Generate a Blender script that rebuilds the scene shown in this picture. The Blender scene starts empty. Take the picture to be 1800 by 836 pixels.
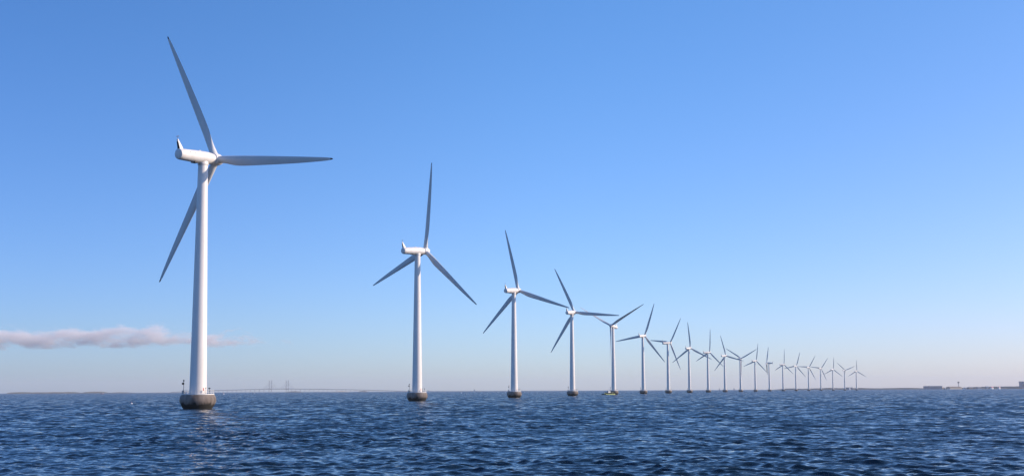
import bpy, bmesh, math, random
import numpy as np
from mathutils import Vector, Matrix, Euler
R = math.radians
sc = bpy.context.scene
COL = sc.collection

# ------------------------------------------------------------------ camera
F_PX, W_PX, H_PX = 1787.0, 1800.0, 836.0
PITCH, ROLL, CAM_H, HORIZON = R(5.0), R(0.28), 4.2, 685.9
CY = HORIZON - F_PX * math.tan(PITCH)
cam = bpy.data.cameras.new('camera')
cam_o = bpy.data.objects.new('camera', cam); COL.objects.link(cam_o)
cam.sensor_width = 36.0
cam.lens = 36.0 * F_PX / W_PX
cam.shift_y = (CY - H_PX / 2) / W_PX
cam.clip_start, cam.clip_end = 0.5, 90000.0
cam_o.matrix_world = Matrix.Translation((0, 0, CAM_H)) @ Matrix.Rotation(R(90) + PITCH, 4, 'X') @ Matrix.Rotation(-ROLL, 4, 'Z')
sc.camera = cam_o

# ------------------------------------------------------------------ sky, sun, exposure
SUN_AZ, SUN_EL = R(86.0), R(24.0)          # azimuth clockwise from straight ahead
SKY_L, SKY_C, SKY_R = (0.53, 0.63, 0.83), (0.87, 0.94, 1.10), (0.88, 0.82, 0.93)
SKY_LOW, SKY_HIGH = (1.03, 0.97, 1.0), (0.85, 1.05, 1.06)
world = bpy.data.worlds.new('World'); sc.world = world; world.use_nodes = True
nt = world.node_tree; nt.nodes.clear()
out = nt.nodes.new('ShaderNodeOutputWorld'); bg = nt.nodes.new('ShaderNodeBackground')
sky = nt.nodes.new('ShaderNodeTexSky'); sky.sky_type = 'NISHITA'; sky.sun_disc = False
sky.sun_elevation = SUN_EL; sky.sun_rotation = SUN_AZ
sky.air_density, sky.dust_density, sky.ozone_density, sky.altitude = 1.0, 0.45, 6.0, 0.0
bg.inputs['Strength'].default_value = 0.15
# the deep polarised blue of the photograph: a cool tint, and the sky away from the sun a little darker
wtc = nt.nodes.new('ShaderNodeTexCoord'); wsp = nt.nodes.new('ShaderNodeSeparateXYZ'); nt.links.new(wtc.outputs['Generated'], wsp.inputs[0])
def wmap(src, a, b, lo, hi):
    n = nt.nodes.new('ShaderNodeMapRange'); n.interpolation_type = 'SMOOTHSTEP'
    for k, v in zip(('From Min', 'From Max', 'To Min', 'To Max'), (a, b, lo, hi)): n.inputs[k].default_value = v
    nt.links.new(wsp.outputs[src], n.inputs['Value']); return n.outputs[0]
def wmix(fac, A, B, mode='MIX'):
    n = nt.nodes.new('ShaderNodeMix'); n.data_type = 'RGBA'; n.blend_type = mode
    if isinstance(fac, float): n.inputs['Factor'].default_value = fac
    else: nt.links.new(fac, n.inputs['Factor'])
    for key, q in (('A', A), ('B', B)):
        if isinstance(q, tuple): n.inputs[key].default_value = (*q, 1)
        else: nt.links.new(q, n.inputs[key])
    return n.outputs['Result']
tint = wmix(wmap('X', -.62, .08, 0, 1), SKY_L, SKY_C)
tint = wmix(wmap('X', .0, .55, 0, 1), tint, SKY_R)
tint = wmix(1.0, tint, wmix(wmap('Z', .03, .42, 0, 1), SKY_LOW, SKY_HIGH), 'MULTIPLY')
wmu = nt.nodes.new('ShaderNodeMix'); wmu.data_type = 'RGBA'; wmu.blend_type = 'MULTIPLY'; wmu.inputs['Factor'].default_value = 1.0
nt.links.new(sky.outputs[0], wmu.inputs['A']); nt.links.new(tint, wmu.inputs['B'])
nt.links.new(wmu.outputs['Result'], bg.inputs['Color']); nt.links.new(bg.outputs[0], out.inputs['Surface'])
sun = bpy.data.lights.new('sun', 'SUN'); sun.energy = 4.0; sun.angle = R(0.53); sun.color = (1.0, 0.81, 0.63)
sun_o = bpy.data.objects.new('sun', sun); COL.objects.link(sun_o)
sd = Vector((math.sin(SUN_AZ) * math.cos(SUN_EL), math.cos(SUN_AZ) * math.cos(SUN_EL), math.sin(SUN_EL)))
sun_o.rotation_mode = 'QUATERNION'; sun_o.rotation_quaternion = sd.to_track_quat('Z', 'Y'); sun_o.location = (400, -100, 300)
vs = sc.view_settings
sc.display_settings.display_device = 'sRGB'
vs.view_transform = 'Standard'; vs.look = 'None'; vs.exposure = 0.40; vs.gamma = 1.0; vs.use_curve_mapping = False
cy = sc.cycles
cy.max_bounces = 32; cy.diffuse_bounces = 3; cy.glossy_bounces = 3; cy.volume_bounces = 24
cy.use_denoising = True; cy.denoising_input_passes = 'RGB_ALBEDO_NORMAL'; cy.denoising_prefilter = 'ACCURATE'; cy.use_adaptive_sampling = False; cy.sample_clamp_indirect = 4.0

# ------------------------------------------------------------------ helpers
def ray(u, v):
    """direction of a photograph pixel"""
    du, dv = u - 900.0, v - CY
    c, s = math.cos(ROLL), math.sin(ROLL)
    x, y = du * c - dv * s, dv * c + du * s      # undo the roll
    x, y = x / F_PX, -y / F_PX
    return Vector((x, math.cos(PITCH) - y * math.sin(PITCH), math.sin(PITCH) + y * math.cos(PITCH)))
def at(u, v, dist):
    d = ray(u, v); t = dist / d.y
    return Vector((d.x * t, dist, CAM_H + d.z * t))
def hor(u):
    """row of the flat horizon in column u"""
    lo, hi = 600.0, 760.0
    for _ in range(40):
        m = (lo + hi) / 2
        if ray(u, m).z > 0: lo = m
        else: hi = m
    return lo
def sx(u, dist): return at(u, hor(u), dist).x
def px(n, dist): return n * dist / F_PX

def tag(o, label=None, cat=None, group=None, kind=None):
    if label: o['label'] = label
    if cat: o['category'] = cat
    if group: o['group'] = group
    if kind: o['kind'] = kind
    return o
def empty(name, loc):
    o = bpy.data.objects.new(name, None); COL.objects.link(o); o.location = loc; o.empty_display_size = 1
    return o
def link(name, me, mat, parent=None, smooth=None):
    if mat is not None: me.materials.append(mat)
    o = bpy.data.objects.new(name, me); COL.objects.link(o)
    if parent: o.parent = parent
    if smooth is not None:
        for p in me.polygons: p.use_smooth = True
        if smooth < 180:
            bm = bmesh.new(); bm.from_mesh(me)
            for e in bm.edges:
                if len(e.link_faces) == 2 and e.calc_face_angle(0) > R(smooth): e.smooth = False
            bm.to_mesh(me); bm.free()
    return o
class MB:
    def __init__(s): s.v = []; s.f = []
    def add(s, vs_, fs):
        n = len(s.v); s.v += [tuple(x) for x in vs_]; s.f += [tuple(i + n for i in f) for f in fs]; return s
    def box(s, c, d, rz=0.0, taper=1.0):
        x, y, z = d[0] / 2, d[1] / 2, d[2] / 2; cr, sr = math.cos(rz), math.sin(rz); P = []
        for k, (a, b, q) in enumerate([(-1,-1,-1),(1,-1,-1),(1,1,-1),(-1,1,-1),(-1,-1,1),(1,-1,1),(1,1,1),(-1,1,1)]):
            t = taper if q > 0 else 1.0
            X, Y = a * x * t, b * y * t
            P.append((c[0] + X * cr - Y * sr, c[1] + X * sr + Y * cr, c[2] + q * z))
        return s.add(P, [(0,3,2,1),(4,5,6,7),(0,1,5,4),(1,2,6,5),(2,3,7,6),(3,0,4,7)])
    def lathe(s, prof, n=32, c=(0,0,0), axis='Z', cap=True):
        V = []
        for (r, z) in prof:
            for k in range(n):
                a = 2 * math.pi * k / n; x, y = r * math.cos(a), r * math.sin(a)
                p = (x, y, z) if axis == 'Z' else ((y, z, x) if axis == 'Y' else (z, x, y))
                V.append((p[0] + c[0], p[1] + c[1], p[2] + c[2]))
        Fc = [(i*n + k, i*n + (k+1) % n, (i+1)*n + (k+1) % n, (i+1)*n + k) for i in range(len(prof)-1) for k in range(n)]
        if cap:
            Fc.append(tuple(range(n-1, -1, -1))); m = (len(prof)-1) * n; Fc.append(tuple(range(m, m+n)))
        return s.add(V, Fc)
    def tube(s, pts, r, n=8, closed=False):
        pts = [Vector(p) for p in pts]; V = []; m = len(pts)
        for i, p in enumerate(pts):
            if closed: d = pts[(i+1) % m] - pts[i-1]
            else: d = pts[min(i+1, m-1)] - pts[max(i-1, 0)]
            d.normalize(); u = d.orthogonal().normalized() if abs(d.z) > .99 else Vector((0,0,1)).cross(d).normalized(); w = d.cross(u)
            for k in range(n):
                a = 2 * math.pi * k / n; V.append(p + (u * math.cos(a) + w * math.sin(a)) * r)
        q = m if closed else m - 1
        Fc = [(i*n + k, i*n + (k+1) % n, ((i+1) % m)*n + (k+1) % n, ((i+1) % m)*n + k) for i in range(q) for k in range(n)]
        if not closed: Fc += [tuple(range(n-1, -1, -1)), tuple(range((m-1)*n, m*n))]
        return s.add(V, Fc)
    def loft(s, secs, cap=True):
        n = len(secs[0]); V = [p for q in secs for p in q]
        Fc = [(i*n + k, i*n + (k+1) % n, (i+1)*n + (k+1) % n, (i+1)*n + k) for i in range(len(secs)-1) for k in range(n)]
        if cap: Fc += [tuple(range(n-1, -1, -1)), tuple(range((len(secs)-1)*n, len(secs)*n))]
        return s.add(V, Fc)
    def mesh(s, name):
        me = bpy.data.meshes.new(name); me.from_pydata(s.v, [], s.f); me.validate()
        bm = bmesh.new(); bm.from_mesh(me); bmesh.ops.recalc_face_normals(bm, faces=bm.faces); bm.to_mesh(me); bm.free()
        return me
    def build(s, name, mat, parent=None, smooth=None): return link(name, s.mesh(name), mat, parent, smooth)

# ------------------------------------------------------------------ materials
def material(name, color, rough=0.5, metallic=0.0):
    m = bpy.data.materials.new(name); m.use_nodes = True
    b = m.node_tree.nodes['Principled BSDF']
    b.inputs['Base Color'].default_value = (*color, 1); b.inputs['Roughness'].default_value = rough
    b.inputs['Metallic'].default_value = metallic
    return m, m.node_tree, b
def noise_col(m, c1, c2, scale=1.0, stretch=(1,1,1), detail=5, lo=.35, hi=.65, prev=None):
    """mottle between two colours"""
    t = m.node_tree; N, L = t.nodes, t.links; b = N['Principled BSDF']
    tc = N.new('ShaderNodeTexCoord'); mp = N.new('ShaderNodeMapping'); mp.inputs['Scale'].default_value = stretch
    no = N.new('ShaderNodeTexNoise'); no.inputs['Scale'].default_value = scale; no.inputs['Detail'].default_value = detail
    mr = N.new('ShaderNodeMapRange'); mr.inputs['From Min'].default_value = lo; mr.inputs['From Max'].default_value = hi
    mx = N.new('ShaderNodeMix'); mx.data_type = 'RGBA'
    mx.inputs['A'].default_value = (*c1, 1); mx.inputs['B'].default_value = (*c2, 1)
    L.new(tc.outputs['Object'], mp.inputs['Vector']); L.new(mp.outputs[0], no.inputs['Vector'])
    L.new(no.outputs['Fac'], mr.inputs['Value']); L.new(mr.outputs[0], mx.inputs['Factor'])
    if prev is not None: L.new(prev, mx.inputs['A'])
    L.new(mx.outputs['Result'], b.inputs['Base Color'])
    return mx.outputs['Result'], no, tc
M = {}
M['white'], t_, b_ = material('turbine_white', (0.78, 0.77, 0.75), 0.42)
noise_col(M['white'], (0.80, 0.77, 0.74), (0.66, 0.62, 0.57), 0.5, (1, 1, 0.10), 8, .42, .80)
M['blade'], t_, b_ = material('blade_grey_white', (0.60, 0.61, 0.61), 0.4)
noise_col(M['blade'], (0.62, 0.63, 0.63), (0.54, 0.55, 0.55), 0.4, (1, 1, 0.3), 5, .4, .8)
M['dark'], t_, b_ = material('dark_grille', (0.012, 0.012, 0.014), 0.6)
M['tip'], t_, b_ = material('dark_tip', (0.03, 0.035, 0.05), 0.45)
M['steel'], t_, b_ = material('galvanised_steel', (0.42, 0.43, 0.43), 0.45, 0.6)
noise_col(M['steel'], (0.45, 0.45, 0.45), (0.33, 0.31, 0.29), 3.0)
M['rail'], *_ = material('white_rail_paint', (0.70, 0.69, 0.66), 0.4)
M['rust'], t_, b_ = material('brown_painted_steel', (0.10, 0.055, 0.04), 0.6)
M['red'], t_, b_ = material('red_paint', (0.45, 0.04, 0.03), 0.4)
M['doorg'], t_, b_ = material('grey_door_paint', (0.40, 0.41, 0.42), 0.4)
# weathered concrete with board marks, streaks and a waterline weed band, raised and darkened to paint in the bowl's underside shade
M['conc'], t_, b_ = material('weathered_concrete', (0.3, 0.27, 0.24), 0.85)
c0, _, tc = noise_col(M['conc'], (0.28, 0.235, 0.205), (0.12, 0.097, 0.083), 0.7, (1, 1, 0.30), 8, .36, .66)
N, L = t_.nodes, t_.links
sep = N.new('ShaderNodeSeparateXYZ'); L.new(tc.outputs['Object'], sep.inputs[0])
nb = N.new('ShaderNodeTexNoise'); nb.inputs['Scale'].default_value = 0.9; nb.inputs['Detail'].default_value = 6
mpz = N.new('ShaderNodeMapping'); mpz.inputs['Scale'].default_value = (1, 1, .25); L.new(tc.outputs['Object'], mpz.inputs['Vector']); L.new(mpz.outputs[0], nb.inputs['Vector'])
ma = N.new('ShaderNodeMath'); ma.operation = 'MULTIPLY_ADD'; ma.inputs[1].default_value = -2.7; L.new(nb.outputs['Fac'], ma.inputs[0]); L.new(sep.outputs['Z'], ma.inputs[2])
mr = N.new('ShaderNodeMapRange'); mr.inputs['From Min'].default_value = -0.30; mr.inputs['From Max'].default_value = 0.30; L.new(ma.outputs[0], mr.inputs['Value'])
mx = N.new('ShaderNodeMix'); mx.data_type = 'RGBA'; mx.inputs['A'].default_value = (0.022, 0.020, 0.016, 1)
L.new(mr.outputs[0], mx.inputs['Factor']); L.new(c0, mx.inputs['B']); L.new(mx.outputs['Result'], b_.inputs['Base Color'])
bp = N.new('ShaderNodeBump'); bp.inputs['Strength'].default_value = .35; bp.inputs['Distance'].default_value = .06
L.new(nb.outputs['Fac'], bp.inputs['Height']); L.new(bp.outputs[0], b_.inputs['Normal'])

# ------------------------------------------------------------------ water: one sheet out to the horizon
rng = np.random.default_rng(11)
def wave_sheet():
    # rings round the camera, dense where the photograph looks
    rr = [0.0, 6.0, 12.0, 18.0, 24.0, 29.0]
    r = 33.0
    while r < 1800: rr.append(r); r *= 1.0031
    while r < 19000: rr.append(r); r *= 1.05
    rr.append(19300.0); rr = np.array(rr)
    a_d = np.linspace(R(-38), R(38), 1250)
    a_o = np.linspace(R(38), R(322), 120)[1:-1]
    az = np.concatenate([a_d, a_o])
    nr, na = len(rr), len(az)
    da = np.where(np.arange(na) < len(a_d), a_d[1] - a_d[0], a_o[1] - a_o[0])
    X = (rr[:, None] * np.sin(az)[None]).astype(np.float32); Y = (rr[:, None] * np.cos(az)[None]).astype(np.float32)
    dr = np.gradient(rr)
    S = np.maximum(dr[:, None] * 0.8, rr[:, None] * da[None]).astype(np.float32)   # local spacing
    Z = np.zeros_like(X); DX = np.zeros_like(X); DY = np.zeros_like(X)
    n = 150
    lost = np.zeros_like(X); full = 0.0
    lam = np.exp(np.linspace(np.log(0.30), np.log(9.0), n)) * np.exp(rng.normal(0, .04, n))
    wind = R(203.0)                                        # waves run towards the left and the viewer
    th = wind + rng.normal(0, 1, n) * np.where(lam > 4, .45, .62)
    k = 2 * np.pi / lam
    st = WAVE_STEEP * np.where(lam > 1.5, (1.5 / lam) ** 1.25, 1.0)
    amp = st / k
    ph = rng.uniform(0, 2 * np.pi, n)
    for i in range(n):
        w = np.clip((lam[i] / S - 2.2) / 2.2, 0, 1)
        lost += ((1 - w) * st[i] ** 2).astype(np.float32); full += st[i] ** 2
        rows = np.where(w.max(axis=1) > 0)[0]
        if len(rows) == 0: continue
        r0, r1 = rows[0], rows[-1] + 1
        dx, dy = math.sin(th[i]), math.cos(th[i])
        # slow warp keeps the crests short
        p = (k[i] * (dx * X[r0:r1] + dy * Y[r0:r1]) + ph[i]).astype(np.float32)
        s_, c_ = np.sin(p), np.cos(p); ww = w[r0:r1].astype(np.float32) * np.float32(amp[i])
        Z[r0:r1] += ww * s_
        DX[r0:r1] += ww * c_ * np.float32(dx * .95); DY[r0:r1] += ww * c_ * np.float32(dy * .95)
    # gusts: patches of livelier and calmer water
    g = np.zeros_like(X)
    for i in range(14):
        l = rng.uniform(18, 90); t = rng.uniform(0, 2 * np.pi)
        g += np.sin(2 * np.pi / l * (np.sin(t) * X + np.cos(t) * Y) + rng.uniform(0, 6.28)).astype(np.float32)
    g = 1.0 + 0.16 * np.clip(g / 3.0, -1.6, 1.9)
    X += DX * g; Y += DY * g; Z *= g
    co = np.stack([X, Y, Z], -1).reshape(-1, 3)
    i0 = np.arange(nr - 1)[:, None] * na + np.arange(na)[None]
    nx = np.roll(np.arange(na), -1)
    i1 = np.arange(nr - 1)[:, None] * na + nx[None]
    quads = np.stack([i0, i1, i1 + na, i0 + na], -1).reshape(-1, 4)[:, ::-1]
    quads = np.ascontiguousarray(quads)
    me = bpy.data.meshes.new('sea_water')
    me.vertices.add(len(co)); me.vertices.foreach_set('co', co.astype(np.float32).ravel())
    me.loops.add(quads.size); me.loops.foreach_set('vertex_index', quads.ravel().astype(np.int32))
    me.polygons.add(len(quads)); me.polygons.foreach_set('loop_start', (np.arange(len(quads)) * 4).astype(np.int32))
    me.polygons.foreach_set('use_smooth', np.ones(len(quads), bool))
    at_ = me.attributes.new('unresolved', 'FLOAT', 'POINT'); at_.data.foreach_set('value', (lost / full).astype(np.float32).ravel())
    me.update(calc_edges=True)
    return me
WAVE_STEEP = 0.041
M['water'], t_, b_ = material('sea_water', (0.006, 0.018, 0.030), 0.05)
b_.inputs['IOR'].default_value = 1.333
N, L = t_.nodes, t_.links
geo = N.new('ShaderNodeNewGeometry')
def slope_layer(scale, amount, stretch, detail, rot, prev=None):
    """ripples too fine for the mesh: random surface slopes added to the normal"""
    mp = N.new('ShaderNodeMapping'); mp.inputs['Scale'].default_value = stretch; mp.inputs['Rotation'].default_value = (0, 0, R(rot))
    no = N.new('ShaderNodeTexNoise'); no.inputs['Scale'].default_value = scale; no.inputs['Detail'].default_value = detail; no.inputs['Roughness'].default_value = .6
    L.new(geo.outputs['Position'], mp.inputs['Vector']); L.new(mp.outputs[0], no.inputs['Vector'])
    sb = N.new('ShaderNodeVectorMath'); sb.operation = 'SUBTRACT'; sb.inputs[1].default_value = (.5, .5, .5); L.new(no.outputs['Color'], sb.inputs[0])
    ml = N.new('ShaderNodeVectorMath'); ml.operation = 'MULTIPLY'; ml.inputs[1].default_value = (amount * .6, amount, 0); L.new(sb.outputs[0], ml.inputs[0])
    ad = N.new('ShaderNodeVectorMath'); ad.operation = 'ADD'; L.new(ml.outputs[0], ad.inputs[0])
    L.new(prev.outputs[0] if prev is not None else geo.outputs['Normal'], ad.inputs[1])
    return ad
s1 = slope_layer(1.1, 0.40, (1, 1.5, 1), 5, 30)
s2 = slope_layer(5.0, 0.42, (1, 1.3, 1), 4, 50, s1)
# waves too short for the mesh far out: random slopes, with the steep lee faces turned down the wind
att = N.new('ShaderNodeAttribute'); att.attribute_name = 'unresolved'
s3 = slope_layer(0.30, 1.6, (.8, 1.5, 1), 8, 20)
lee = N.new('ShaderNodeVectorMath'); lee.operation = 'SUBTRACT'; L.new(s3.outputs[0], lee.inputs[0]); L.new(geo.outputs['Normal'], lee.inputs[1])
lee2 = N.new('ShaderNodeVectorMath'); lee2.operation = 'ADD'; lee2.inputs[1].default_value = (-0.05, -0.20, 0); L.new(lee.outputs[0], lee2.inputs[0])
lee3 = N.new('ShaderNodeVectorMath'); lee3.operation = 'SCALE'; L.new(lee2.outputs[0], lee3.inputs[0]); L.new(att.outputs['Fac'], lee3.inputs['Scale'])
lee4 = N.new('ShaderNodeVectorMath'); lee4.operation = 'ADD'; L.new(lee3.outputs[0], lee4.inputs[0]); L.new(s2.outputs[0], lee4.inputs[1])
s2 = lee4
nm = N.new('ShaderNodeVectorMath'); nm.operation = 'NORMALIZE'; L.new(s2.outputs[0], nm.inputs[0]); L.new(nm.outputs[0], b_.inputs['Normal'])
water = link('sea_water', wave_sheet(), M['water']); tag(water, kind='structure')

# ------------------------------------------------------------------ wind turbines
FEA = 62.0
HUB, OVER, TILT = 64.0, 4.6, R(5.0)
def foundation_meshes():
    prof = [(2.6, -2.0), (3.1, -.6), (3.42, 0.0), (3.80, .55), (4.18, 1.2), (4.42, 1.8), (4.45, 2.3), (4.33, 2.9), (4.12, 3.35), (4.0, 3.52), (3.9, 3.60), (2.0, 3.62)]
    return MB().lathe(prof, 48)
proto = empty('wind_turbine', (0, 0, 0))
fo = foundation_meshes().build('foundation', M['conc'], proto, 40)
# railing round the deck
ra = MB(); RR = 3.78
for k in range(22):
    a = 2 * math.pi * k / 22
    ra.tube([(RR * math.cos(a), RR * math.sin(a), 3.6), (RR * math.cos(a), RR * math.sin(a), 4.72)], .04, 6)
for z in (4.15, 4.72):
    ra.tube([(RR * math.cos(2 * math.pi * k / 44), RR * math.sin(2 * math.pi * k / 44), z) for k in range(44)], .028, 6, True)
ra.build('railing', M['rail'], fo, 60)
MB().lathe([(3.80, 3.58), (3.96, 3.58), (3.96, 3.80), (3.80, 3.80), (3.80, 3.58)], 48, cap=False).build('deck_kerb', M['rail'], fo, 30)
# lantern mast on the left of the deck
ms = MB(); mx_, my_ = -3.15, -1.5
ms.tube([(mx_, my_, 3.6), (mx_, my_, 6.9)], .06, 8)
ms.box((mx_ - .16, my_, 6.35), (.5, .22, .5)); ms.lathe([(.12, 6.9), (.17, 6.95), (.17, 7.2), (.05, 7.32)], 12, (mx_, my_, 0))
ms.build('lantern_mast', M['rust'], fo, 40)
MB().box((-3.45, -1.15, 4.1), (.35, .5, 1.0)).build('equipment_box', M['steel'], fo); MB().box((-2.75, -2.2, 3.95), (.5, .4, .65)).build('equipment_box', M['steel'], fo)
bx = MB(); bx.tube([(3.3, -1.5, 3.6), (3.3, -1.5, 5.05)], .045, 8); bx.box((3.3, -1.5, 5.15), (.42, .3, .26)); bx.tube([(2.5, -2.0, 3.6), (2.5, -2.0, 5.2)], .04, 8); bx.box((2.5, -2.0, 5.25), (.2, .2, .16))
bx.build('signal_light', M['dark'], fo, 40)
# tower
tw = MB(); prof = [(2.22, 3.62), (2.22, 3.78), (2.10, 3.80)]
seams = [22.0, 42.5]
rt = lambda z: 2.10 + (1.19 - 2.10) * (z - 3.8) / (62.2 - 3.8)
for z in [7, 12, 17, 21.90, 21.94, 22.06, 22.10, 27, 32, 37, 42.40, 42.44, 42.56, 42.60, 47, 52, 57, 62.2]:
    e = .018 if (21.92 < z < 22.08 or 42.42 < z < 42.58) else 0
    prof.append((rt(z) + e, z))
tower = tw.lathe(prof, 56).build('tower', M['white'], proto, 12)
# small sign curved to the tower wall
def wall_patch(a0, a1, z0, z1, proud):
    n = 8; m = MB(); V = []
    for z in (z0, z1):
        for d in (0.0, proud):
            for i in range(n + 1):
                a = a0 + (a1 - a0) * i / n; r = rt(z) + d - .03 * (d == 0); V.append((r * math.cos(a), r * math.sin(a), z))
    q = n + 1; Fc = []
    for i in range(n):
        Fc += [(q + i, q + i + 1, 3*q + i + 1, 3*q + i), (i, 2*q + i, 2*q + i + 1, i + 1), (i, i + 1, q + i + 1, q + i), (2*q + i, 3*q + i, 3*q + i + 1, 2*q + i + 1)]
    Fc += [(0, q, 3*q, 2*q), (n, 2*q + n, 3*q + n, q + n)]
    return m.add(V, Fc)
wall_patch(R(-38), R(-31), 4.55, 5.25, .03).build('warning_sign', M['red'], tower, 40)
co = MB().lathe([(1.22, 62.0), (1.34, 62.05), (1.34, 62.55), (1.30, 62.9)], 40).build('yaw_collar', M['white'], tower, 50)
# nacelle: built along +Y about its own axis, then tilted and yawed
na = MB(); prof = [(0.55, -8.55), (1.05, -8.50), (1.27, -8.36), (1.36, -8.10), (1.40, -7.8), (1.50, -5.0), (1.60, -2.0), (1.62, 0.5), (1.58, 1.6), (1.44, 2.7), (1.30, 3.3)]
nac = na.lathe(prof, 44, axis='Y').build('nacelle', M['white'], proto, 35)
fin = MB()
def fin_sec(y0, y1, h, z): return [(-h, y0, z), (h, y0, z), (h * .55, y1, z), (-h * .55, y1, z)]
fin.loft([fin_sec(-8.15, -6.7, .42, 1.15), fin_sec(-8.30, -7.25, .36, 2.1), fin_sec(-8.48, -7.85, .26, 3.0), fin_sec(-8.55, -8.25, .16, 3.7)])
fin.build('tail_fin', M['white'], nac)
gr = MB(); gr.add([(-.40, -8.17, 1.2), (.40, -8.17, 1.2), (.24, -8.50, 3.05), (-.24, -8.50, 3.05), (-.40, -8.21, 1.2), (.40, -8.21, 1.2), (.24, -8.55, 3.05), (-.24, -8.55, 3.05)],
    [(0,1,2,3),(4,7,6,5),(0,4,5,1),(1,5,6,2),(2,6,7,3),(3,7,4,0)])
gr.build('vent_grille', M['dark'], nac)
wv = MB(); wv.tube([(.0, -8.40, 3.6), (0, -8.40, 4.5)], .03, 6); wv.tube([(-.3, -8.4, 4.3), (.3, -8.4, 4.3)], .025, 6); wv.box((-.3, -8.4, 4.38), (.1, .16, .16)); wv.box((.3, -8.4, 4.38), (.1, .28, .14)); wv.build('wind_sensor', M['rust'], nac)
ha = MB(); ha.box((0, -2.9, -1.50), (1.5, 1.4, .35)); ha.build('floor_hatch', M['dark'], nac)
for q in range(4): MB().box((1.47, -5.6 + q * 1.55, .62), (.16, .22, .14)).build('lifting_lug', M['steel'], nac)
MB().box((0, -1.2, 1.66), (.5, .5, .12)).build('roof_hatch', M['steel'], nac)
# hub and spinner about the rotor centre
hb = MB().lathe([(1.18, -1.25), (1.46, -1.05), (1.56, -.4), (1.55, .3), (1.42, 1.0), (1.14, 1.6), (.75, 2.05), (.35, 2.3), (.06, 2.38)], 40, axis='Y')
hub = hb.build('rotor_hub', M['white'], proto, 40)
# blade: along +Z, leading edge towards -X, upwind +Y
def blade_mesh():
    st = [ # r, chord, rel. thickness, leading edge offset, twist deg
        (1.0, 1.85, 1.0, .925, 14), (2.4, 1.85, 1.0, .925, 14), (4.0, 2.05, .76, .95, 14), (5.6, 2.36, .52, .97, 13), (7.4, 2.62, .37, .98, 11.5), (9.0, 2.66, .30, .97, 9.5),
        (11.5, 2.58, .25, .94, 7.2), (14.5, 2.42, .21, .89, 5), (18.5, 2.20, .19, .81, 3.2), (23, 1.93, .18, .71, 1.9), (27.5, 1.62, .17, .60, 1), (31.5, 1.28, .16, .49, .4), (34.6, .98, .16, .40, 0), (36.4, .73, .15, .32, 0), (37.2, .54, .15, .25, 0)]
    def sec(r, c, tc, le, tw):
        P = []; n = 20; t = R(tw); blend = max(0.0, min(1.0, (tc - .36) / .64))
        for k in range(n):
            a = 2 * math.pi * k / n; xc = .5 * (1 + math.cos(a))            # 1 = trailing
            yt = 5 * tc * (.2969 * math.sqrt(max(xc, 0)) - .126 * xc - .3516 * xc**2 + .2843 * xc**3 - .1036 * xc**4)
            ya = yt * (1 if a < math.pi else -1); yc = .5 * tc * math.sin(a)
            y = ya * (1 - blend) + yc * blend
            X = -le + xc * c; Yv = y * c
            P.append((X * math.cos(t) + Yv * math.sin(t), -X * math.sin(t) + Yv * math.cos(t), r))
        return P
    body = MB().loft([sec(*s) for s in st]); 
    tip = MB().loft([sec(37.205, .54, .15, .25, 0), sec(37.6, .42, .15, .19, 0), sec(37.88, .25, .15, .10, 0), sec(38.0, .06, .15, 0, 0)])
    return body, tip
bb, bt = blade_mesh()
blade = bb.build('blade', M['blade'], proto, 50); btip = bt.build('blade_tip', M['tip'], blade, 60)
root = MB().lathe([(.96, .9), (1.0, .95), (1.0, 1.5), (.95, 1.55)], 28).build('blade_root', M['white'], blade, 50)
blades = [blade]
def copy_part(o, parent):
    c = o.copy(); COL.objects.link(c); c.parent = parent
    for ch in list(o.children):
        copy_part(ch, c)
    return c
for k in range(2): blades.append(copy_part(blade, proto))

def pose(t, yaw, phase, feather=0.0):
    base = Matrix.Rotation(-yaw, 4, 'Z') @ Matrix.Translation((0, 0, HUB)) @ Matrix.Rotation(TILT, 4, 'X')
    k = 0
    for c in t.children:
        n = c.name.split('.')[0]
        if n == 'nacelle': c.matrix_local = Matrix.Rotation(-yaw, 4, 'Z') @ Matrix.Translation((0, 0, HUB)) @ Matrix.Rotation(TILT, 4, 'X')
        elif n == 'rotor_hub': c.matrix_local = base @ Matrix.Translation((0, OVER, 0))
        elif n == 'blade':
            c.matrix_local = base @ Matrix.Translation((0, OVER, 0)) @ Matrix.Rotation(phase + k * 2 * math.pi / 3, 4, 'Y') @ Matrix.Rotation(feather, 4, 'Z'); k += 1

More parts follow.
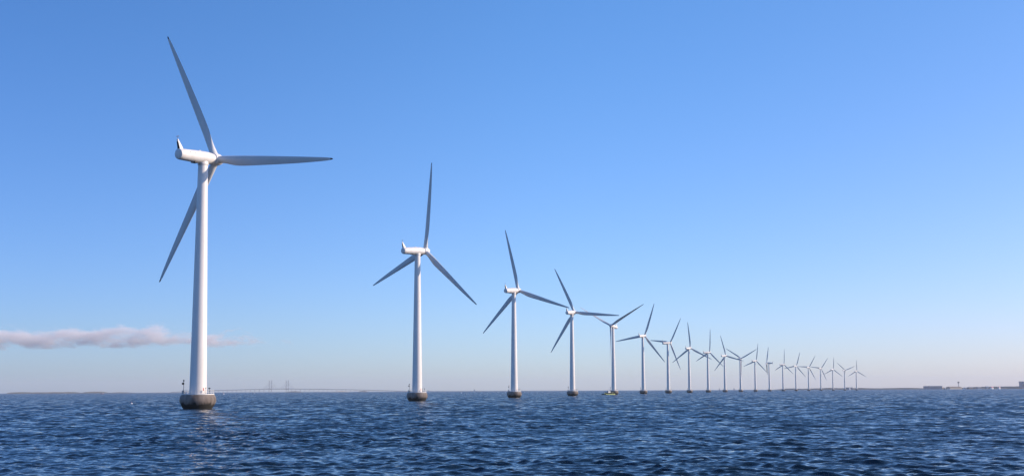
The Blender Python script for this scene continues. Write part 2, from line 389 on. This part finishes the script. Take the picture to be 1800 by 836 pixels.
TURB = [  # x, distance, yaw, phase, label
 (-79.0, 256.4, 28, 96, 'nearest and largest white turbine, rotor facing away, one blade level to the right'),
 (-40.4, 432.5, 42, 11, 'second largest white turbine, seen half from behind, one blade almost straight up'),
 (1.1, 608.0, 36, 109, 'white turbine at mid frame whose right blade dips to the next hub'),
 (46.1, 782.7, 30, 96, 'fourth turbine of the row, its level right blade crossing the next rotor'),
 (95.0, 956.7, 210, 60, 'turbine with the yellow-green workboat at its foot, rotor turned to the viewer'),
 (145.1, 1129.8, 36, 22, 'turbine just right of the workboat one, long blade leaning steeply up and right'),
 (199.1, 1302.0, 56, 37, 'seventh turbine of the row, thin blade slanting up right, another level to the left'),
 (255.8, 1473.2, 40, 117, 'eighth turbine of the row, dark upright blade, two lower blades spread evenly'),
 (315.5, 1643.4, 60, 9, 'ninth turbine of the row, pale sunlit upright blade and a foreshortened rotor'),
 (377.8, 1812.6, 48, 106, 'tenth turbine of the row, upper blade leaning left, right blade dipping to its neighbour'),
 (443.2, 1980.7, 39, 63, 'turbine with two raised blades making a wide V above its tower'),
 (511.6, 2147.6, 55, 13, 'distant turbine right of the wide V rotor, short pale upright blade'),
 (583.1, 2313.3, 290, 16, 'distant turbine seen from the side, rotor edge-on and hub pointing left'),
 (657.7, 2477.8, 64, 9, 'distant turbine right of the edge-on one, narrow rotor with pale upright blade'),
 (734.3, 2641.0, 45, 20, 'sixth turbine from the far end, steep blade leaning right, left blade drooping'),
 (814.3, 2802.8, 47, 34, 'fifth turbine from the far end, left blade level and touching the drooping rotor'),
 (896.3, 2963.2, 47, 38, 'fourth turbine from the far end, level left blade, the right shore behind it'),
 (981.3, 3122.2, 52, 7, 'third turbine from the far end, one upright blade and two drooping evenly'),
 (1068.8, 3279.7, 50, 71, 'last turbine but one, two raised blades in a small Y above the shore shed'),
 (1159.1, 3435.7, 47, 2, 'farthest and smallest turbine at the right end of the row, one blade straight up'),
]
for i, (x, y, yaw, ph, lab) in enumerate(TURB):
    t = proto if i == 0 else proto.copy()
    if i:
        COL.objects.link(t)
        for ch in list(proto.children): copy_part(ch, t)
    t.location = (x, y, 0)
    tag(t, lab, 'wind turbine', 'white wind turbines in an offshore row')
bpy.context.view_layer.update()
roots = [o for o in COL.objects if o.get('category') == 'wind turbine']
for t, (x, y, yaw, ph, lab) in zip(roots, TURB): pose(t, R(yaw), R(ph), {290: R(82), 210: R(FEA)}.get(yaw, 0.0))

# ------------------------------------------------------------------ far shores and islands
M['land'], t_, b_ = material('shore_vegetation', (0.06, 0.06, 0.035), 0.95)
noise_col(M['land'], (0.105, 0.098, 0.090), (0.060, 0.066, 0.064), 0.02, (1, 1, 2), 6)
M['sand'], t_, b_ = material('pale_shore', (0.36, 0.33, 0.27), 0.95)
noise_col(M['sand'], (0.40, 0.36, 0.30), (0.26, 0.24, 0.18), 0.01, (1, 1, 1), 5)
def land_strip(name, prof, dist, depth, mat, seed, rough=.25, n_sub=3.0):
    """prof: (photo column, height in photo pixels) along the shore -> a low ridge of land with a ragged crest"""
    rnd = np.random.default_rng(seed)
    us = np.arange(prof[0][0], prof[-1][0] + .01, 1.0 / n_sub); hs = np.interp(us, [p[0] for p in prof], [p[1] for p in prof])
    nz = rnd.normal(0, 1, len(us)); nz = np.convolve(nz, [.25, .5, .25], 'same'); hs = np.maximum(hs * (1 + rough * nz), 0.04)
    ends = np.minimum(1, np.minimum(us - us[0], us[-1] - us) / 2.0 + .05); hs = hs * ends
    secs = []
    for u, h in zip(us, hs):
        x = sx(u, dist); H = px(h * .8, dist)
        secs.append([(x, dist, -1.0), (x, dist + depth * .04, .25 * H), (x, dist + depth * .10, .8 * H + .1), (x, dist + depth * .35, H + .15), (x, dist + depth * .6, .9 * H + .1), (x, dist + depth, -1.0)])
    return tag(MB().loft(secs).build(name, mat, None), kind='structure')
land_strip('island_terrain', [(5, .3), (8, 2.0), (12, 3.0), (20, 2.6), (30, 2.2), (45, 2.3), (60, 2.0), (66, 2.2), (70, 3.2), (74, 2.3), (80, 1.2), (86, 1.4), (90, 2.4), (94, 1.8), (97, 2.8), (102, 2.2), (108, 1.0), (120, .8), (136, 1.0), (142, 2.4), (146, 3.6), (150, 2.2), (158, 1.2), (175, .6), (188, .9), (193, 2.0), (197, 1.2), (212, .5), (250, .5), (262, 1.0), (272, .7), (290, .3)], 6500, 500, M['land'], 3)
land_strip('islet_terrain', [(501, .3), (506, 1.6), (512, 2.2), (520, 1.4), (524, .3)], 7500, 300, M['land'], 4)
land_strip('islet_terrain', [(578, .3), (585, 1.4), (594, 1.9), (603, 1.6), (608, .4)], 7600, 300, M['sand'], 5)
land_strip('islet_terrain', [(627, .3), (632, 1.6), (637, 2.2), (642, .4)], 7700, 300, M['land'], 6)
land_strip('shore_terrain', [(690, .2), (705, .9), (718, 1.1), (740, 1.0), (800, .7), (850, .6), (900, .7), (960, .5), (1020, .4)], 14500, 600, M['land'], 7)
land_strip('shore_terrain', [(1385, .2), (1393, 1.0), (1402, 1.7), (1408, 2.2), (1412, 2.8), (1420, 2.2), (1428, 2.4), (1438, 2.0), (1446, 2.4), (1456, 2.4), (1465, 3.0), (1478, 3.6), (1488, 3.2), (1500, 3.0), (1520, 2.9), (1545, 3.0), (1565, 2.2), (1580, 2.4), (1600, 2.6), (1626, 2.6), (1660, 1.4), (1690, 1.5), (1710, 2.0), (1730, 2.5), (1750, 3.4), (1762, 4.4), (1780, 4.4), (1796, 4.6), (1830, 4.8), (1880, 4.0), (1990, 3.0)], 6200, 700, M['land'], 8, .2)

# buildings on the right-hand shore
M['bluewall'], *_ = material('slate_blue_cladding', (0.15, 0.20, 0.29), 0.6)
M['beige'], *_ = material('beige_cladding', (0.46, 0.40, 0.32), 0.7)
M['brown'], *_ = material('brown_brick', (0.17, 0.11, 0.09), 0.8)
M['roofg'], *_ = material('grey_roof', (0.24, 0.25, 0.28), 0.7)
M['wpaint'], *_ = material('white_paint', (0.80, 0.80, 0.80), 0.4)
M['glass'], *_ = material('dark_glass', (0.03, 0.06, 0.07), 0.12)
M['concp'], *_ = material('pale_concrete', (0.42, 0.41, 0.38), 0.8)
SD = 6150.0
def building(name, u0, u1, h, wall_m, roof_m, label, cat, z0=0.0, depth=60, dist=SD, gable=False, windows=0, group=None, rot=0.0):
    x0, x1 = sx(u0, dist), sx(u1, dist); H = px(h, dist); b = empty(name, ((x0 + x1) / 2, dist, 0)); Z0 = px(z0, dist); b.rotation_euler.z = R(rot)
    w = (x1 - x0 - depth * math.sin(R(abs(rot)))) / math.cos(R(rot))
    rh = H * (.3 if gable else .12)
    MB().box((0, 0, (Z0 - 1 + H - rh) / 2), (w, depth, H - rh - Z0 + 1)).build('wall', wall_m, b)
    rf = MB(); o = 1.2
    if gable: rf.loft([[(-w/2 - o, -depth/2 - o, H - rh), (-w/2 - o, 0, H), (-w/2 - o, depth/2 + o, H - rh)], [(w/2 + o, -depth/2 - o, H - rh), (w/2 + o, 0, H), (w/2 + o, depth/2 + o, H - rh)]])
    else: rf.box((0, 0, H - rh / 2), (w + 2 * o, depth + 2 * o, rh))
    rf.build('roof', roof_m, b)
    for k in range(windows):
        xx = -w/2 + w * (k + .5) / windows
        MB().box((xx, -depth / 2 - .1, Z0 + (H - rh - Z0) * .58), (w / windows * .6, .3, (H - rh - Z0) * .22)).build('window', M['glass'], b)
    return tag(b, label, cat, group)
building('shed', 1488.5, 1496.5, 4.0, M['roofg'], M['roofg'], 'grey flat shed on the shore behind the last turbine but one', 'shed', 0, 40, windows=1)
building('white_hut', 1492.6, 1495, 2.6, M['wpaint'], M['wpaint'], 'tiny white hut in front of the grey shore shed', 'hut', 0, 5, SD - 45, True, 0, None, 30)
building('blue_hall', 1628.5, 1650.5, 5.8, M['bluewall'], M['bluewall'], 'long slate-blue hall at the left end of the shore buildings', 'hall', 0, 90, SD - 60, windows=6)
building('beige_hangar', 1651.2, 1661, 3.9, M['beige'], M['beige'], 'beige low hangar beside the slate-blue hall', 'hangar', 0, 18, SD - 50, True, 3, None, 32)
building('terminal', 1661.6, 1692, 4.6, M['beige'], M['brown'], 'long brown-roofed terminal in front of the control tower', 'terminal', 0, 30, SD - 40, True, 10, None, 26)
building('pale_hangar', 1693, 1700, 3.2, M['wpaint'], M['roofg'], 'pale hangar right of the brown-roofed terminal', 'hangar', 0, 14, SD - 45, True, 2, None, 32)
building('brown_hangar', 1700.8, 1709, 3.9, M['brown'], M['roofg'], 'dark brown hangar with pale ends on the far shore', 'hangar', 0, 14, SD - 50, True, 2, None, 20)
building('grey_hangar', 1716, 1724, 4.2, M['bluewall'], M['roofg'], 'grey-blue hangar midway between tower and white sheds', 'hangar', 0, 14, SD - 50, True, 2, None, 20)
building('blue_hangar', 1731.5, 1739, 4.8, M['bluewall'], M['bluewall'], 'dark blue hangar left of the two white sheds', 'hangar', 0, 14, SD - 50, True, 2, None, 20)
building('white_shed', 1740, 1747, 4.0, M['wpaint'], M['red'], 'white shed with red roof, left of two on shore', 'shed', 0, 10, SD - 60, True, 1, None, 38)
building('white_shed', 1753.5, 1759, 4.3, M['wpaint'], M['red'], 'bright white shed with red roof, right of two on shore', 'shed', 0, 10, SD - 60, True, 1, None, 38)
building('apartment_block', 1794.5, 1812, 13.0, M['bluewall'], M['roofg'], 'tall grey-blue block cut by the right edge of view', 'block', 0, 40, SD + 100, False, 4)
# control tower
ct = empty('control_tower', (sx(1685.2, SD + 30), SD + 30, 0)); u_ = px(1, SD + 30)
MB().lathe([(.62*u_, -1), (.55*u_, 8*u_), (.62*u_, 9.6*u_)], 24).build('shaft', M['concp'], ct, 40)
MB().lathe([(.7*u_, 9.6*u_), (1.1*u_, 10.3*u_), (1.35*u_, 10.7*u_)], 24).build('gallery', M['concp'], ct, 40)
MB().lathe([(1.3*u_, 10.7*u_), (1.6*u_, 12.3*u_)], 24).build('cab', M['glass'], ct, 40)
MB().lathe([(1.7*u_, 12.3*u_), (1.65*u_, 12.8*u_), (.3*u_, 13.2*u_), (.08*u_, 14.0*u_)], 24).build('roof', M['roofg'], ct, 40)
tag(ct, 'slim airport control tower with flared glass cab on the right shore', 'control tower')

# ------------------------------------------------------------------ the long bridge
M['bconc'], *_ = material('bridge_concrete', (0.26, 0.26, 0.27), 0.8)
M['bsteel'], *_ = material('bridge_steel', (0.05, 0.055, 0.065), 0.6)
BD = 17000.0; br = empty('cable_stayed_bridge', (sx(490, BD), BD, 0)); bx0 = br.location.x; up = px(1, BD)
dk = [(300, .9), (330, 2.2), (370, 3.7), (420, 4.7), (475, 5.75), (505, 5.75), (560, 5.2), (620, 3.9), (680, 2.0), (715, .7)]
def deck_h(u): return float(np.interp(u, [a for a, b in dk], [b for a, b in dk])) * up
secs = []
for u in np.arange(300, 716, 5.0):
    x = sx(u, BD) - bx0; h = deck_h(u); secs.append([(x, -14, h - 9), (x, 14, h - 9), (x, 16, h + 1), (x, -16, h + 1)])
MB().loft(secs).build('deck', M['bsteel'], br)
for u in np.arange(304, 712, 8.0):
    if 470 < u < 512: continue
    x = sx(u, BD) - bx0; h = deck_h(u) - 9
    if h > 3: MB().box((x, 0, h / 2 - 1), (6.5, 18, h + 2)).build('pier', M['bconc'], br)
for (ua, ub) in ((473.6, 476.7), (503.4, 506.2)):
    pm = MB()
    for k, u in enumerate((ua, ub)):
        x = sx(u, BD) - bx0; pm.box((x, (-20, 20)[k], 97), (8.0, 9, 198), 0, .75)
    xa, xb = sx(ua, BD) - bx0, sx(ub, BD) - bx0; hm = deck_h(490) - 12
    pm.tube([(xa, -20, hm), (xb, 20, hm)], 4, 6)
    pm.build('pylon', M['bsteel'], br)
    xm = (xa + xb) / 2; cb = MB()
    for s in (-1, 1):
        for q in range(1, 10):
            xe = xm + s * q * 15.5 * up / 10 * .95; ue = 490 + (xe + bx0 - sx(490, BD)) / up
            for k, xl in enumerate((xa, xb)):
                cb.tube([(xl, (-20, 20)[k], 60 + q * 13.5), (xe, (-14, 14)[k], deck_h(ue))], .35, 4)
    cb.build('stay_cable', M['bsteel'], br)
tag(br, 'long hazy cable-stayed bridge with two pylon pairs on the left horizon', 'bridge')

# ------------------------------------------------------------------ boats and floats
M['lime'], *_ = material('yellow_green_paint', (0.60, 0.66, 0.28), 0.4)
M['dgreen'], *_ = material('dark_green_paint', (0.012, 0.045, 0.03), 0.4)
M['blackp'], *_ = material('black_rubber', (0.02, 0.02, 0.02), 0.7)
M['sail'], *_ = material('white_sailcloth', (0.82, 0.82, 0.80), 0.8)
M['gsail'], *_ = material('grey_sailcloth', (0.30, 0.31, 0.36), 0.8)
M['buoyw'], *_ = material('white_float', (0.85, 0.85, 0.85), 0.4)
M['orange'], *_ = material('orange_paint', (0.60, 0.13, 0.04), 0.4)
def hull(l, b, h, sheer=.35, n=13, z0=-.4, lo=0.0, hi=1.0):
    """hull along X, bow at -X; lo..hi keeps a horizontal band of the sides"""
    secs = []
    for i in range(n):
        t = i / (n - 1); x = -l / 2 + l * t; w = b / 2 * (math.sin(min(t * 1.55, 1) * math.pi / 2) ** .7 if t > 0 else .02) * (1 - .12 * max(0, t - .7) / .3); top = h + sheer * (1 - t) ** 2
        xb = x + (1 - t) ** 3 * .06 * l
        z = lambda q: z0 + (top - z0) * q
        secs.append([(xb, -w * (.55 + .45 * lo), z(lo)), (xb, w * (.55 + .45 * lo), z(lo)), (x, w * (.55 + .45 * hi), z(hi)), (x, -w * (.55 + .45 * hi), z(hi))])
    return MB().loft(secs)
D5 = 940.0
wb = empty('workboat', (sx(1071.0, D5), D5, 0))
wb.rotation_euler.z = R(38)
hull(12.8, 3.6, 1.55).build('hull', M['lime'], wb, 30)
hull(13.1, 4.4, 1.8, z0=.15, lo=.55, hi=1.0).build('fender', M['blackp'], wb, 30)
MB().box((-1.0, 0, 2.55), (3.0, 2.4, 2.0), 0, .9).build('wheelhouse', M['wpaint'], wb)
wn = MB(); wn.box((-1.0, 0, 2.95), (2.92, 2.34, .55), 0, .97); wn.box((-1.0, 0, 2.95), (.1, 2.5, .5)); wn.build('window', M['glass'], wb)
MB().box((2.6, 0, 1.75), (3.0, 2.6, .5)).build('deck_box', M['lime'], wb)
mt = MB(); mt.tube([(-.4, 0, 3.5), (-.4, 0, 6.2)], .09, 6); mt.tube([(-.4, -.9, 5.3), (-.4, .9, 5.3)], .06, 6); mt.tube([(1.9, .8, 1.6), (1.9, .8, 4.4), (3.6, .8, 5.2)], .1, 6); mt.build('mast', M['wpaint'], wb)
pr = MB(); pr.tube([(-5.0, 0, 1.9), (-4.9, 0, 2.9), (-3.0, 1.3, 2.6), (-3.0, 1.3, 1.6)], .06, 6); pr.tube([(-4.9, 0, 2.9), (-3.0, -1.3, 2.6), (-3.0, -1.3, 1.6)], .06, 6); pr.build('bow_rail', M['steel'], wb)
tag(wb, 'yellow-green workboat with white wheelhouse at the foot of the fifth turbine', 'workboat')
dg = empty('dinghy', (sx(1061.3, D5 - 6), D5 - 6, 0))
hull(4.2, 1.7, .75, .3).build('hull', M['dgreen'], dg, 30)
MB().box((1.7, 0, .9), (.35, .4, .7)).build('outboard_motor', M['blackp'], dg)
MB().box((.1, 0, .62), (.3, 1.4, .3)).build('thwart', M['dgreen'], dg)
tag(dg, 'low dark green dinghy just ahead of the yellow-green workboat', 'dinghy')

def sailboat(u, dist, h, label, m=None, group=None):
    s = empty('sailing_boat', (sx(u, dist), dist, 0)); l = h * .62; m = m or M['sail']
    hull(l, l * .3, l * .1, l * .05).build('hull', M['wpaint'], s, 30)
    MB().tube([(-.05 * l, 0, l * .05), (-.05 * l, 0, h)], .012 * h, 6).build('mast', M['steel'], s)
    def sail(a, b, c): 
        d = Vector((0, .02 * h, 0)); a, b, c = map(Vector, (a, b, c)); q = (a + b + c) / 3 + Vector((0, .06 * h, 0))
        return MB().add([a, b, c, q, q + d], [(0,1,3),(1,2,3),(2,0,3),(1,0,4),(2,1,4),(0,2,4)])
    sail((-.03*l, 0, .16*h), (.42*l, .06*l, .15*h), (-.03*l, 0, .98*h)).build('mainsail', m, s)
    sail((-.46*l, 0, .12*h), (-.06*l, .05*l, .13*h), (-.06*l, 0, .86*h)).build('jib', m, s)
    return tag(s, label, 'sailboat', group)
sailboat(752.3, 3000, 8.5, 'small white sailing boat just right of the second turbine base')
sailboat(834.0, 3000, 10.5, 'white sailing boat alone on the horizon between second and third turbines')
sailboat(1264.5, 5600, 13.5, 'grey-sailed boat on the horizon left of the tenth turbine', M['gsail'])
sailboat(1290.3, 5600, 15.5, 'grey-sailed boat on the horizon right of the tenth turbine', M['gsail'])
def motorboat(u, dist, l, label, hm=None):
    s = empty('motorboat', (sx(u, dist), dist, 0))
    hull(l, l * .32, l * .13, l * .06).build('hull', hm or M['wpaint'], s, 30)
    MB().box((.08 * l, 0, .24 * l), (.36 * l, .24 * l, .2 * l), 0, .8).build('cabin', M['wpaint'], s)
    MB().box((.08 * l, 0, .26 * l), (.345 * l, .235 * l, .06 * l)).build('window', M['glass'], s)
    return tag(s, label, 'motorboat')
motorboat(876.6, 3100, 6.5, 'white motorboat near the horizon, farther left of the third turbine base')
motorboat(889.7, 3400, 5.5, 'white motorboat right beside the third turbine base on the left')
motorboat(179.6, 3300, 11.5, 'dark red hulled motorboat low on the horizon at far left', M['red'])
motorboat(445.5, 2700, 9.0, 'faint white motorboat under the left part of the bridge')
def buoy(u, v, size, label, m, cat='buoy'):
    d = ray(u, v); dist = -CAM_H / d.z * d.y
    s = empty('buoy', (sx(u, dist), dist, 0))
    MB().lathe([(.1*size, -.4*size), (.42*size, -.25*size), (.52*size, .05*size), (.42*size, .35*size), (.15*size, .5*size)], 20).build('float_body', m, s, 60)
    MB().lathe([(.10*size, .48*size), (.10*size, .75*size), (.16*size, .8*size), (.05*size, .95*size)], 12).build('top_mark', M['orange'], s, 40)
    return tag(s, label, cat)
buoy(393.4, 692.2, 2.6, 'white buoy right of the nearest turbine base', M['buoyw'])
buoy(232.0, 709.0, .62, 'small white buoy left of the nearest turbine base', M['buoyw'])
buoy(811.0, 690.0, 1.7, 'faint pale buoy left of the lone white sailing boat', M['buoyw'])
buoy(338.0, 801.0, .13, 'tiny white float near the bottom left of the water', M['buoyw'], 'float')

# ------------------------------------------------------------------ haze and the far cloud bank
def volume_box(name, lo, hi, build):
    m = bpy.data.materials.new(name); m.use_nodes = True; t = m.node_tree; t.nodes.clear()
    o_ = t.nodes.new('ShaderNodeOutputMaterial'); v = t.nodes.new('ShaderNodeVolumePrincipled'); t.links.new(v.outputs[0], o_.inputs['Volume'])
    build(t, v)
    c = [(a + b) / 2 for a, b in zip(lo, hi)]; d = [b - a for a, b in zip(lo, hi)]
    o = MB().box((0, 0, 0), d).build(name, m); o.location = c
    return tag(o, kind='stuff')
def haze_nodes(t, v):
    v.inputs['Color'].default_value = (0.90, 0.94, 1.0, 1); v.inputs['Density'].default_value = 4.0e-5; v.inputs['Anisotropy'].default_value = 0.1
volume_box('haze', (-19600, -19600, -4), (19600, 19600, 208), haze_nodes)
def cloud_nodes(t, v):
    N, L = t.nodes, t.links
    v.inputs['Color'].default_value = (1, .965, .96, 1); v.inputs['Anisotropy'].default_value = 0.0
    tc = N.new('ShaderNodeTexCoord')
    no = N.new('ShaderNodeTexNoise'); no.inputs['Scale'].default_value = 1 / 360.0; no.inputs['Detail'].default_value = 9; no.inputs['Roughness'].default_value = .68
    mp = N.new('ShaderNodeMapping'); mp.inputs['Scale'].default_value = (.55, .5, 1.25); mp.inputs['Location'].default_value = (900, 200, 130)
    L.new(tc.outputs['Object'], mp.inputs[0]); L.new(mp.outputs[0], no.inputs['Vector'])
    # envelope from the box's own coordinates
    sp = N.new('ShaderNodeSeparateXYZ'); L.new(tc.outputs['Generated'], sp.inputs[0])
    def ramp(src, pts):
        fc = N.new('ShaderNodeFloatCurve'); c = fc.mapping.curves[0]
        c.points[0].location = pts[0]; c.points[-1].location = pts[-1]
        for p in pts[1:-1]: c.points.new(*p)
        fc.mapping.update(); L.new(src, fc.inputs['Value']); return fc.outputs[0]
    ez = ramp(sp.outputs['Z'], [(0, 0), (.12, .75), (.35, 1), (.7, .62), (1, 0)])
    ex = ramp(sp.outputs['X'], [(0, 1), (.3, 1), (.55, .93), (.72, .80), (.84, .55), (1, 0)])
    ey = ramp(sp.outputs['Y'], [(0, 0), (.3, 1), (.7, 1), (1, 0)])
    m1 = N.new('ShaderNodeMath'); m1.operation = 'MULTIPLY'; L.new(ez, m1.inputs[0]); L.new(ex, m1.inputs[1])
    m2 = N.new('ShaderNodeMath'); m2.operation = 'MULTIPLY'; L.new(m1.outputs[0], m2.inputs[0]); L.new(ey, m2.inputs[1])
    th = N.new('ShaderNodeMapRange'); th.inputs['From Min'].default_value = 0; th.inputs['From Max'].default_value = 1; th.inputs['To Min'].default_value = .76; th.inputs['To Max'].default_value = .415
    L.new(m2.outputs[0], th.inputs['Value'])
    sb = N.new('ShaderNodeMath'); sb.operation = 'SUBTRACT'; L.new(no.outputs['Fac'], sb.inputs[0]); L.new(th.outputs[0], sb.inputs[1])
    mr = N.new('ShaderNodeMapRange'); mr.inputs['From Min'].default_value = 0; mr.inputs['From Max'].default_value = .34; mr.inputs['To Min'].default_value = 0; mr.inputs['To Max'].default_value = 0.0080
    L.new(sb.outputs[0], mr.inputs['Value']); L.new(mr.outputs[0], v.inputs['Density'])
CD = 24000.0
zc0, zc1 = at(200, 615, CD).z, at(200, 558, CD).z
cb_ = volume_box('cloud_bank', (sx(-120, CD), CD - 700, zc0), (sx(575, CD), CD + 700, zc1), cloud_nodes)
